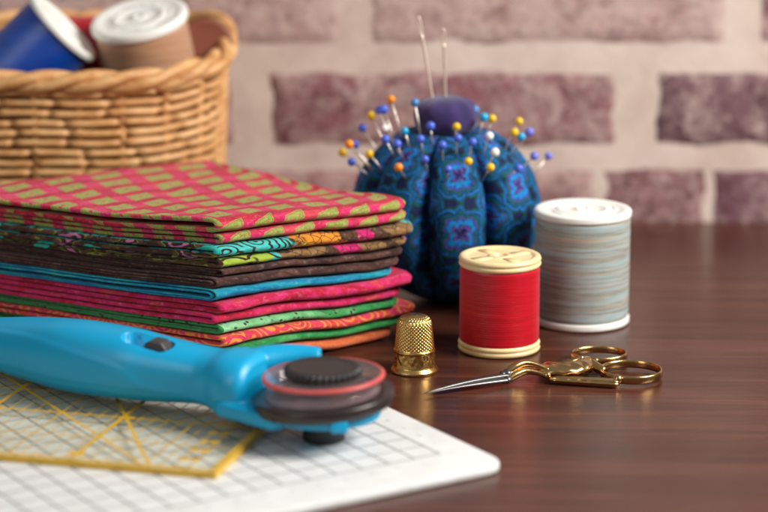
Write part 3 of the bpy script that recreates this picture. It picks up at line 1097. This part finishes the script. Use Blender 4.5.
# ------------------------------------------------------------------ thread spools
def spool_parts(th, r, h, ft, thread_r, mat_f, mat_t, M=None, kind=0, lip=.0):
    M = M or Matrix.Translation(origin_of(th)/S)
    def flange(z0, z1, topside):
        z_ = z1-z0
        p = [(.22, z0), (r*.9, z0), (r*.97, z0+z_*.10), (r, z0+z_*.28), (r*.985, z0+z_*.45)]
        if kind == 0:
            p += [(r*.965, z0+z_*.52), (r*.985, z0+z_*.6)]
        p += [(r, z0+z_*.72), (r*.975, z0+z_*.92), (r*.93, z1), (r*.86, z1)]
        d = (.07 if kind == 1 else .08) if topside else .0
        if kind == 1:
            p += [(r*.80, z1-d*.5), (r*.76, z1-d), (r*.56, z1-d), (r*.53, z1-d*.2), (r*.46, z1-d*.1), (r*.43, z1-d*1.0), (.30, z1-d*1.0), (.27, z1-.02), (.2, z1-.02), (.18, z1-.3), (.0, z1-.3)]
        elif kind == 2:
            p += [(r*.80, z1-d*.2), (r*.5, z1-d*.3), (.0, z1-d*.3)]
        else:
            p += [(r*.82, z1-.03), (r*.79, z1-d*.9), (r*.74, z1-d*1.0), (.52, z1-d*1.0), (.47, z1-d*.9), (.45, z1-.03), (.40, z1-.01), (.28, z1-.01), (.25, z1-.04), (.23, z1-.3), (.0, z1-.3)]
        p = [(0, z0)]+p
        g = Geo().add(lathe(p, 96))
        if topside and kind == 0:                 # spokes of the moulded hub
            for k in range(4):
                a = k*PI/2+.55
                u_ = Vector((cos(a), sin(a), 0)); w_ = Vector((-sin(a), cos(a), 0))
                q = [u_*.36+w_*.16, u_*(r*.81)+w_*.24, u_*(r*.81)-w_*.24, u_*.36-w_*.16]
                g.add(([(p_.x, p_.y, z1-.25) for p_ in q]+[(p_.x, p_.y, z1-.05) for p_ in q],
                       [(3, 2, 1, 0), (4, 5, 6, 7), (0, 1, 5, 4), (1, 2, 6, 5), (2, 3, 7, 6), (3, 0, 4, 7)]))
        if topside and kind == 1:                 # raised figures moulded in the end
            for k in range(5):
                a = k*2*PI/5
                g.add(tube([(r*.66*cos(a+d_), r*.66*sin(a+d_), z1-.09) for d_ in [i*.12-.3 for i in range(6)]], .06, 6))
        return g
    a = flange(0, ft, False); b = flange(h-ft, h, True)
    for g in (a, b):
        g.v = [tuple(M @ Vector(p)) for p in g.v]
    a.build('flange', mat_f, th); b.build('flange', mat_f, th)
    z0, z1 = ft*.9, h-ft*.9
    prof = [(thread_r*.6, z0)]
    n = 150
    for i in range(n+1):
        z = z0+(z1-z0)*i/n
        rr = thread_r+.006*nz(z*5, thread_r, h)+.0025*sin(z*2*PI/.09)-(.03*(1-smooth01(min(z-z0, z1-z), 0, .12)))
        prof.append((rr, z))
    prof.append((thread_r*.6, z1))
    o = make('thread', *xf(lathe(prof, 96), M), mat_t, th)
    o.data.set_sharp_from_angle(angle=rad(60))

T_RED = thread_mat('red_thread', lin(172, 4, 26), lin(206, 10, 36))
T_VAR = thread_mat('variegated_thread', lin(96, 84, 76), lin(190, 180, 160), .5,
                   [(.30, lin(118, 80, 62)), (.37, lin(150, 132, 116)), (.43, lin(178, 178, 164)), (.48, lin(124, 126, 120)), (.53, lin(184, 188, 178)), (.57, lin(138, 174, 184)), (.61, lin(190, 178, 160)), (.66, lin(178, 122, 100)), (.74, lin(150, 164, 160))])
T_BLUE = thread_mat('blue_thread', lin(8, 48, 132), lin(14, 78, 178))
T_TAN = thread_mat('tan_thread', lin(120, 88, 66), lin(196, 152, 112), .45, [(.3, lin(138, 100, 78)), (.45, lin(196, 150, 118)), (.55, lin(170, 128, 96)), (.62, lin(206, 160, 140)), (.75, lin(150, 140, 120))])
T_BROWN = thread_mat('brown_thread', lin(84, 36, 24), lin(122, 58, 40))
GRP = 'thread spools'
s = thing('thread_spool', 'spool of red thread with cream ends standing beside the gold thimble', 'thread spool', (4.48, -15.53, 0), GRP)
spool_parts(s, 1.60, 3.80, .45, 1.55, M_CREAM, T_RED)
s = thing('thread_spool', 'large spool of variegated grey and blue thread with white ends, standing on the table', 'thread spool', (8.0, -11.33, 0), GRP)
spool_parts(s, 1.97, 4.72, .34, 1.92, M_WHITE, T_VAR, kind=1)

# ------------------------------------------------------------------ thimble
def build_thimble():
    c = (1.15, -18.59, 0)
    th = thing('thimble', 'gold metal thimble with a dimpled top standing beside the fabric stack', 'thimble', c)
    prof = fine([(.78, .0), (.87, .0), (.90, .05), (.895, .11), (.85, .17), (.80, .23), (.785, .29), (.775, .36), (.765, .78)], 6)
    prof += fine([(.765, .79), (.785, .82), (.785, .87), (.755, .90)], 4)[1:]
    knurl = fine([(.75, .93), (.665, 1.88), (.63, 2.0), (.55, 2.10), (.42, 2.17), (.25, 2.205)], 48)
    prof += knurl+[(0, 2.21)]
    def disp(a, r, z):
        if z > .94 and r > .12:
            k = min(1, r/.5)
            fz = z*2*PI/.27 if z < 1.95 else (2.58-r)*2*PI/.27
            a1, a2 = cos(15*a+fz), cos(15*a-fz)
            return -.034*k*(a1*a1*a2*a2)
        if .36 < z < .78:                       # chased ornament on the band
            return .014*sin(a*11+2*sin(z*14))*sin((z-.36)/.42*PI)+.01*cos(a*22)*sin((z-.36)/.42*2*PI)
        return 0
    make('thimble_body', *lathe(prof, 336, c, disp), M_GOLDD, th)
build_thimble()

# ------------------------------------------------------------------ embroidery scissors
def build_scissors():
    c = (5.9, -20.0, 0)
    th = thing('embroidery_scissors', 'small stork scissors with gold handles and silver blades, in front of the red spool', 'scissors', c)
    # blades: two tapered bars of lens section
    def blade(y_off, z_off, seed):
        tip, kn = Vector((1.42, -21.98, .13)), Vector((4.62, -20.28+y_off, .30+z_off))
        path, rr = [], []
        for i in range(25):
            t_ = i/24
            p = tip.lerp(kn, t_)
            p.y += .10*sin(t_*PI)*(1 if y_off > 0 else -.4)
            p.z += .05*sin(t_*PI)
            path.append(tuple(p))
            rr.append((.012+.20*t_**.8, .012+.085*t_**.7))
        return tube(path, rr, 12, up=(0, 0, 1))
    make('blade', *blade(.05, .05, 1), M_STEEL, th)
    make('blade', *blade(-.08, -.10, 2), M_STEEL, th)
    # collars where the legs leave the blades
    g = Geo()
    for dy, dz in ((.06, .10), (-.10, -.10)):
        g.add(tube(spline([(4.35, -20.38+dy, .27+dz), (4.55, -20.30+dy, .30+dz), (4.72, -20.22+dy, .31+dz)], 5), [(.16, .12)]*4+[(.21, .15)]*3+[(.15, .12)]*4, 14, up=(0, 0, 1)))
    g.build('collar', M_STEEL, th)
    # legs
    def leg(dy, dz, lift):
        pts = [(4.6, -20.28+dy, .30+dz), (4.85, -20.12+dy, .42+dz+lift), (5.25, -19.95+dy, .52+dz+lift), (5.7, -19.95+dy, .46+dz+lift*.6), (6.1, -20.02+dy, .33+dz)]
        p = spline(pts, 7)
        return tube(p, [.13+.03*sin(i*.2) for i in range(len(p))], 14)
    make('leg', *leg(.06, .10, .06), M_GOLD, th)
    make('leg', *leg(-.12, -.10, .0), M_GOLD, th)
    # stork body: flattened teardrop with a crest
    p = spline([(5.6, -19.75, .33), (6.1, -19.65, .37), (6.7, -19.5, .38), (7.3, -19.3, .39), (7.75, -19.2, .36), (8.1, -19.15, .31)], 7)
    rr = []
    for i in range(len(p)):
        t_ = i/(len(p)-1)
        rr.append(((.12+.62*sin(min(1, t_*1.15)*PI)**.8) if t_ < .87 else .16, .08+.19*sin(t_*PI)**.7))
    v, f = tube(p, rr, 28, up=(0, 0, 1))
    v = [(x, y, z+.012*nz(x*4, y*4, 1)+.02*sin(x*11+y*9)) for x, y, z in v]
    make('stork_body', v, f, M_GOLD, th)
    # fluted wing along the near side
    n = 40
    L0, L1 = Vector((6.12, -20.28, .20)), Vector((8.66, -20.83, .20))
    d = (L1-L0).normalized()
    side = Vector((d.y, -d.x, 0))
    vv, ff = [], []
    m_ = 36
    for i in range(m_+1):
        t_ = i/m_
        q = L0.lerp(L1, t_)
        e = min(1, .5+6*t_, .6+7*(1-t_))
        for k in range(n):
            a = 2*PI*k/n
            rr_ = 1+.08*cos(7*a)
            flute = .012*nz(t_*14, a*2, 2)
            vv.append(tuple(q+side*(.22*e*(.75+.25*t_)*rr_*cos(a)+flute)+Vector((0, 0, .165*e*(.75+.25*t_)*rr_*sin(a)+flute*.6-.02))))
    for i in range(m_):
        for k in range(n):
            k2 = (k+1) % n
            ff.append((i*n+k, i*n+k2, (i+1)*n+k2, (i+1)*n+k))
    ff += [tuple(range(n-1, -1, -1)), tuple(m_*n+k for k in range(n))]
    make('wing', vv, ff, M_GOLD, th)
    # crest line and bosses on the body, neck joining the far ring
    g = Geo()
    cl = spline([(5.95, -20.0, .42), (6.2, -19.75, .52), (6.75, -19.6, .56), (7.15, -19.3, .62), (7.38, -19.05, .62)], 7)
    g.add(tube(cl, [.085]*len(cl), 10))
    for x, y, z, r in ((7.40, -19.03, .62, .12), (7.95, -19.0, .52, .12), (8.62, -20.72, .30, .19), (6.05, -20.2, .3, .15)):
        g.add(xf(lathe([(0, -r), (r*.7, -r*.7), (r, 0), (r*.7, r*.7), (0, r)], 14), Matrix.Translation(Vector((x, y, z)))))
    g.build('filigree', M_GOLD, th)
    # finger rings: flat bands
    def ring(cx, cy, a, b, rot, h=.30, wd=.075):
        pts = []
        for k in range(72):
            an = 2*PI*k/72
            x, y = a*cos(an), b*sin(an)
            pts.append((cx+x*cos(rot)-y*sin(rot), cy+x*sin(rot)+y*cos(rot), .24))
        return tube(pts, (wd, h/2), 14, closed=True, up=(0, 0, 1))
    def ringz(vf, slope_x, x0, z0):
        return [(x, y, z+z0+(x-x0)*slope_x) for x, y, z in vf[0]], vf[1]
    make('finger_ring', *ringz(ring(8.22, -17.35, 1.04, .85, .1, .30, .06), .0, 8.2, .02), M_GOLD, th)
    make('finger_ring', *ringz(ring(9.22, -19.55, 1.13, 1.12, 0, .32, .06), .0, 9.2, .0), M_GOLD, th)
    g = Geo()
    p1 = spline([(7.3, -18.9, .42), (7.55, -18.5, .36), (7.75, -18.15, .30)], 6)
    g.add(tube(p1, [.20-.05*i/12 for i in range(len(p1))], 12))
    p2 = spline([(7.8, -19.1, .40), (8.0, -19.4, .36), (8.2, -19.7, .30)], 6)
    g.add(tube(p2, [.22-.06*i/12 for i in range(len(p2))], 12))
    g.build('shank', M_GOLD, th)
build_scissors()

# ------------------------------------------------------------------ pincushion, pins, needles
PC = (2.6, -7.5, 0)
def build_cushion():
    th = thing('pincushion', 'pumpkin-shaped pincushion in blue and green paisley cloth with a purple knob', 'pincushion', PC)
    nb, nr, nzs = 8, 240, 60
    v, uv, f = [], [], []
    for j in range(nzs+1):
        t_ = -PI/2*.97+PI*.985*j/nzs
        e = 2/2.04
        ct, stt = max(0, cos(t_)), sin(t_)
        r0 = 3.98*ct**e
        z0 = 3.80+(3.75 if stt > 0 else 3.80)*math.copysign(abs(stt)**e, stt)
        if stt < 0:
            z0 = max(z0, .02)
        for k in range(nr+1):
            a = 2*PI*k/nr
            ph = (a-rad(-90+7))*nb/2
            groove = (1-abs(cos(ph)))
            dep = .20*groove**2.2+.14*groove**8
            r = r0*(1-dep*(.55+.45*ct))
            wr = .03*nz(cos(a)*6, sin(a)*6, z0*1.6)*ct
            z = z0-.45*smooth01(r0, 2.0, .6)*(1 if stt > 0 else 0)
            v.append((PC[0]+(r+wr)*cos(a), PC[1]+(r+wr)*sin(a), max(.012, z)))
            lob = math.floor((a-rad(-90+7))*nb/(2*PI)+.5)
            la = (a-rad(-90+7))-lob*2*PI/nb
            uv.append((la*3.9, t_*4.6+lob*.9))
    w_ = nr+1
    for j in range(nzs):
        for k in range(nr):
            f.append((j*w_+k, j*w_+k+1, (j+1)*w_+k+1, (j+1)*w_+k))
    make('cushion_body', v, f, cushion_mat(), th, uvs=uv)
    # purple knob with gathered pleats
    m = Mt('purple_felt', lin(48, 30, 84), .9)
    vv = m.coord()
    m.set('Base Color', m.ramp(m.noise(vv, 1.6, 4), [(.3, lin(36, 18, 70)), (.7, lin(56, 32, 100))]))
    m.set('Sheen Weight', .3)
    m.bump(m.noise(vv, 12, 4), .4, .0008)
    prof = []
    for i in range(25):
        a = -PI/2+PI*i/24
        prof.append((max(0, 1.36*cos(a)**.75) if abs(a) < PI/2-1e-6 else 0, 7.78+.83*math.copysign(abs(sin(a))**.9, sin(a))))
    make('knob', *lathe(prof, 120, (PC[0]-.03, PC[1], 0), lambda a, r, z: .03*cos(a*9)*min(1, r)+.05*nz(cos(a)*2, sin(a)*2, z)), m.mat, th)
build_cushion()

PINCOL = {'blue': lin(72, 100, 206), 'yellow': lin(232, 186, 10), 'orange': lin(236, 138, 20), 'white': lin(236, 230, 224), 'cyan': lin(26, 160, 206), 'sky': lin(70, 130, 190), 'lilac': lin(112, 116, 206)}
PINMAT = {k: plastic('pin_head_'+k, c, .22, sss=.05) for k, c in PINCOL.items()}
PINS = [
 ('orange', .29, -8.53, 8.65, .88, -8.26, 6.57, 'orange ball-head pin, topmost pin left of the purple knob'),
 ('blue', -.02, -7.79, 8.10, .58, -7.73, 6.49, 'blue ball-head pin just below the topmost orange pin, right one of a touching blue pair'),
 ('blue', -.21, -8.21, 8.15, .48, -8.04, 6.41, 'blue ball-head pin just below the topmost orange pin, left one of a touching blue pair'),
 ('yellow', -.53, -7.65, 7.81, .21, -7.61, 6.25, 'yellow ball-head pin left of the touching blue pair, highest yellow on the left side'),
 ('blue', -.89, -7.60, 7.30, -.08, -7.58, 5.99, 'blue ball-head pin standing alone below the highest yellow pin on the left'),
 ('white', .04, -8.69, 7.48, .9, -9.6, 6.25, 'white ball-head pin with a bright slanting shaft, left side of the pincushion'),
 ('cyan', .84, -9.60, 7.53, 1.17, -9.20, 6.38, 'cyan ball-head pin left of the knob, right of the white pin with the slanting shaft'),
 ('sky', 1.26, -8.94, 8.59, 1.58, -8.61, 6.72, 'pale blue ball-head pin touching the upper left of the purple knob'),
 ('blue', 1.89, -9.67, 7.75, 2.02, -9.28, 6.58, 'blue ball-head pin in front of the purple knob, left of centre'),
 ('yellow', 2.94, -9.78, 7.74, 2.88, -9.37, 6.57, 'yellow ball-head pin in front of the purple knob'),
 ('blue', 1.47, -10.33, 7.34, 1.70, -9.77, 6.21, 'blue ball-head pin just under the left edge of the purple knob'),
 ('blue', 2.35, -10.75, 7.17, 2.40, -10.09, 6.07, 'blue ball-head pin centred just under the purple knob'),
 ('blue', 2.98, -10.44, 7.40, 2.91, -9.86, 6.26, 'blue ball-head pin directly below the yellow pin in front of the knob'),
 ('blue', 3.57, -10.51, 7.25, 3.38, -9.91, 6.15, 'blue ball-head pin just under the right edge of the purple knob'),
 ('blue', 1.64, -11.14, 6.67, 1.85, -10.34, 5.69, 'blue ball-head pin low on the front, below the left edge of the knob'),
 ('blue', 2.56, -11.51, 6.34, 2.57, -10.59, 5.45, 'blue ball-head pin, lowest pin on the front middle lobe'),
 ('yellow', 3.38, -11.24, 6.60, 3.21, -10.41, 5.64, 'yellow ball-head pin, low on the front lobe left of the other low yellow one'),
 ('white', 4.47, -10.60, 6.85, 4.07, -9.94, 5.82, 'white ball-head pin on the right front, lower one of two whites there'),
 ('white', 4.27, -9.94, 7.39, 3.94, -9.47, 6.27, 'greyish white ball-head pin right of the knob, upper one of two whites there'),
 ('yellow', 4.27, -11.14, 6.34, 3.88, -10.31, 5.45, 'yellow ball-head pin below the two white pins on the right front'),
 ('blue', 5.44, -10.48, 6.17, 4.78, -9.79, 5.34, 'blue ball-head pin low on the right shoulder of the pincushion'),
 ('orange', .59, -10.99, 6.31, 1.05, -10.19, 5.42, 'orange ball-head pin lowest on the left front of the pincushion'),
 ('yellow', -.59, -9.63, 6.58, .11, -9.16, 5.63, 'yellow ball-head pin at the left shoulder, against the dark blue cloth'),
 ('orange', -1.42, -9.07, 6.89, -.26, -8.62, 5.48, 'orange ball-head pin far out on the left above the leftmost yellow pin'),
 ('yellow', -1.73, -7.09, 6.16, -.59, -7.20, 5.22, 'yellow ball-head pin, leftmost of all the pins'),
 ('blue', -1.33, -8.88, 6.11, -.40, -8.55, 5.29, 'blue ball-head pin, lowest pin on the far left'),
 ('blue', -1.20, -7.80, 6.63, -.35, -7.73, 5.64, 'blue ball-head pin partly behind the far left orange pin'),
 ('blue', .06, -9.52, 7.18, .57, -9.11, 6.08, 'blue ball-head pin just below the white pin with the slanting shaft'),
 ('blue', .53, -10.14, 7.10, .95, -9.60, 6.02, 'blue ball-head pin at the lower end of the slanting white pin shaft'),
 ('cyan', 4.10, -8.57, 7.92, 3.83, -8.38, 6.72, 'cyan ball-head pin right of the knob, beside a yellow pin'),
 ('yellow', 4.44, -8.46, 7.84, 4.11, -8.29, 6.66, 'yellow ball-head pin right of the knob, touching a cyan pin'),
 ('sky', 3.75, -7.74, 8.07, 3.56, -7.70, 6.86, 'pale blue ball-head pin touching the upper right of the purple knob'),
 ('yellow', 5.55, -8.48, 7.73, 4.87, -8.25, 6.25, 'yellow ball-head pin, highest of the cluster far right of the knob'),
 ('yellow', 5.34, -8.84, 7.34, 4.80, -8.58, 6.21, 'yellow ball-head pin below the highest one in the far right cluster'),
 ('lilac', 5.98, -8.54, 7.30, 5.19, -8.29, 5.98, 'lilac blue ball-head pin in the far right cluster, beside the cyan pin'),
 ('cyan', 5.63, -8.81, 7.15, 5.01, -8.54, 6.06, 'cyan ball-head pin in the far right cluster, between yellow and blue'),
 ('lilac', 6.15, -9.25, 6.43, 5.35, -8.85, 5.51, 'lilac blue ball-head pin low on the far right, left of the outermost pin'),
 ('lilac', 6.91, -6.71, 5.93, 5.91, -6.89, 4.78, 'lilac blue ball-head pin, rightmost of all the pins'),
]
def build_pins():
    for i, (c, hx, hy, hz, bx, by, bz, lab) in enumerate(PINS):
        th = thing('ball_pin', lab, 'pin', (hx, hy, hz), 'ball-head pins in the pincushion')
        r = .165+.03*random.random()
        prof = [(0, -r)]+[(r*cos(a), r*sin(a)) for a in [-PI/2+PI*k/10 for k in range(1, 10)]]+[(0, r)]
        make('pin_head', *lathe(prof, 20, (hx, hy, hz)), PINMAT[c], th)
        thick_ = .055 if 'slanting shaft, left' in lab or 'far out on the left' in lab else .027
        bx, by, bz = hx+(bx-hx)*1.45, hy+(by-hy)*1.45, hz+(bz-hz)*1.45
        make('pin_shaft', *tube([(hx, hy, hz), (bx, by, bz)], thick_, 8), M_PINSTEEL, th)
    for lab, a, b in (('tall sewing needle leaning left, stuck in the purple knob', (2.06, -7.6, 8.2), (1.42, -7.6, 11.95)),
                      ('shorter upright sewing needle with its eye on top, stuck in the purple knob', (2.56, -7.6, 8.2), (2.44, -7.6, 11.45))):
        va, vb = Vector(a), Vector(b)
        th = thing('sewing_needle', lab, 'needle', a, 'needles in the purple knob')
        d = (vb-va)
        path = [va+d*t_ for t_ in [i/30 for i in range(25)]]
        g = Geo().add(tube(path, [.05+.012*i/24 for i in range(25)], 10))
        e0, e1 = va+d*.79, va+d*.985            # the eye: a slim loop
        lp = []
        for k in range(32):
            an = 2*PI*k/32
            lp.append(e0.lerp(e1, .5+.5*sin(an))+Vector((1, 0, 0))*.055*cos(an))
        g.add(tube(lp, .028, 8, closed=True))
        g.add(tube([va+d*.97, vb], [.05, .02], 8))
        g.build('needle_shaft', M_NEEDLE, th)
build_pins()

# ------------------------------------------------------------------ wicker basket and its spools
BX, BY = -14.3, .35
BA, BB = 7.15, 5.2
def oval(s, a, b, e=2.7):
    c, q = cos(s), sin(s)
    return math.copysign(abs(c)**(2/e), c)*a, math.copysign(abs(q)**(2/e), q)*b
def build_basket():
    th = thing('wicker_basket', 'light brown woven wicker basket with a twisted rim, holding thread spools behind the fabric', 'basket', (BX, BY, 0))
    # even spacing round the oval
    N = 360
    raw = [oval(2*PI*k/2000, 1, BB/BA) for k in range(2000)]
    cum = [0]
    for k in range(2000):
        p, q = raw[k], raw[(k+1) % 2000]
        cum.append(cum[-1]+math.hypot(p[0]-q[0], p[1]-q[1]))
    per = cum[-1]
    ev, j = [], 0
    for k in range(N):
        tgt = per*k/N
        while cum[j+1] < tgt:
            j += 1
        ev.append(raw[j % 2000])
    def pt(k, r, z, sc=1.0):
        x, y = ev[k % N]
        p, q = ev[(k-1) % N], ev[(k+1) % N]
        tx, ty = q[0]-p[0], q[1]-p[1]
        l = math.hypot(tx, ty)
        flare = .94+.055*z/8.6
        return Vector((BX+x*BA*flare+ty/l*r, BY+y*BA*flare-tx/l*r, z))
    def rimz(k):
        x, y = ev[k % N]
        return 8.72+.40*smooth01(x, .6, 1.0)+1.15*smooth01(y, -.35, .6)+.75*smooth01(-x, .6, 1.0)
    g = Geo()
    st = 22                                     # stakes
    rows = 19
    for i in range(rows):
        path, rr = [], []
        for k in range(N):
            ph = k/N*st*PI*.8+i*.31+.25*nz(k*.02, i*5.0, 2)+(PI/2 if i % 3 == 1 else 0)*.35
            # long strokes outside, short tucks behind the stake
            s_ = cos(2*ph)
            off = .10-.19*smooth01(s_, .70, 1.0)+.05*nz(k*.05, i*3.1, 0)
            top = rimz(k)-.25
            z = .28+(top-.28)*(i+.5)/rows+.05*nz(k*.06, i*1.7, 8)+.03*sin(ph)
            path.append(pt(k, off, z))
            rr.append((.165+.02*nz(k*.03, i, 4), .178+.03*nz(k*.09, i, 6)))
        g.add(tube(path, rr, 8, closed=True, up=(0, 0, 1)))
    for k in range(st*1):
        kk = int(N*(k+.25)/st)
        g.add(tube([pt(kk, -.02, z) for z in (.05, 2, 4, 6, rimz(kk)-.1)], .15, 8))
    g.build('woven_side', M_WICKER, th)
    # lining shadow side: inner row of weave so no light leaks through
    g = Geo()
    v, f = [], []
    for j in range(2):
        for k in range(N):
            v.append(tuple(pt(k, -.30, .1 if j == 0 else rimz(k)-.3)))
    for k in range(N):
        k2 = (k+1) % N
        f.append((k, k2, N+k2, N+k))
        f.append((N+k, N+k2, k2, k))
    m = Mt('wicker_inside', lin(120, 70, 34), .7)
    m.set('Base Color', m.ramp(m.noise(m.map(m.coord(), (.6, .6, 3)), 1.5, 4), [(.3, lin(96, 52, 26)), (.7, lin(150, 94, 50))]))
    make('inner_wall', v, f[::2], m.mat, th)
    bot = [tuple(pt(k, -.2, .12))[:2] for k in range(0, N, 4)]
    make('base', *slab(bot, .01, .3, .05), M_WICKER, th)
    # rim: three strands twisted together
    g = Geo()
    turns = 7
    for s3 in range(3):
        path, rr = [], []
        for k in range(N*2):
            kk = k/2
            ph = 2*PI*(kk/N*turns+s3/3)
            k0 = int(kk) % N
            a = pt(k0, .12+.30*cos(ph), 0)
            if k % 2:
                a = (a+pt((k0+1) % N, .12+.30*cos(ph), 0))/2
            z = rimz(k0)*.5+rimz((k0+(k % 2)) % N)*.5+.05+.27*sin(ph)
            # pt() flares with height: redo at the right height
            b = pt(k0, .12+.30*cos(ph), 8.8)
            if k % 2:
                b = (b+pt((k0+1) % N, .12+.30*cos(ph), 8.8))/2
            path.append((b.x, b.y, z))
            rr.append(.265)
        g.add(tube(path, rr, 12, closed=True))
    g.build('rim', M_WICKER, th)
build_basket()

def tilted(loc, axis):
    q = Vector((0, 0, 1)).rotation_difference(Vector(axis).normalized())
    return Matrix.Translation(Vector(loc)) @ q.to_matrix().to_4x4()
def basket_spool(label, loc, axis, r, h, ft, tr, mf, mt, kind=1):
    th = thing('thread_spool', label, 'thread spool', loc, GRP)
    spool_parts(th, r, h, ft, tr, mf, mt, tilted(loc, axis), kind)
basket_spool('spool of blue thread with a white end, tipped on its side in the basket', (-17.05, -2.0, 7.75), (.73, .03, .69), 1.95, 4.4, .34, 1.8, M_WHITE, T_BLUE)
basket_spool('tan and pink variegated spool with a white ridged end facing up in the basket', (-9.98, -.3, 6.85), (-.16, -.26, .95), 2.15, 4.5, .45, 2.02, M_WHITE, T_TAN)
basket_spool('spool of red thread mostly hidden behind the white spool end in the basket', (-16.2, 1.9, 9.05), (1, .04, .02), 1.4, 3.6, .2, 1.52, M_CREAM, T_RED)
basket_spool('spool of brown thread at the right end of the basket, beside the tan spool', (-8.3, 2.3, 9.05), (.15, -.95, .2), 1.25, 2.6, .2, 1.2, plastic('brown_plastic', lin(122, 62, 42), .5), T_BROWN, 2)
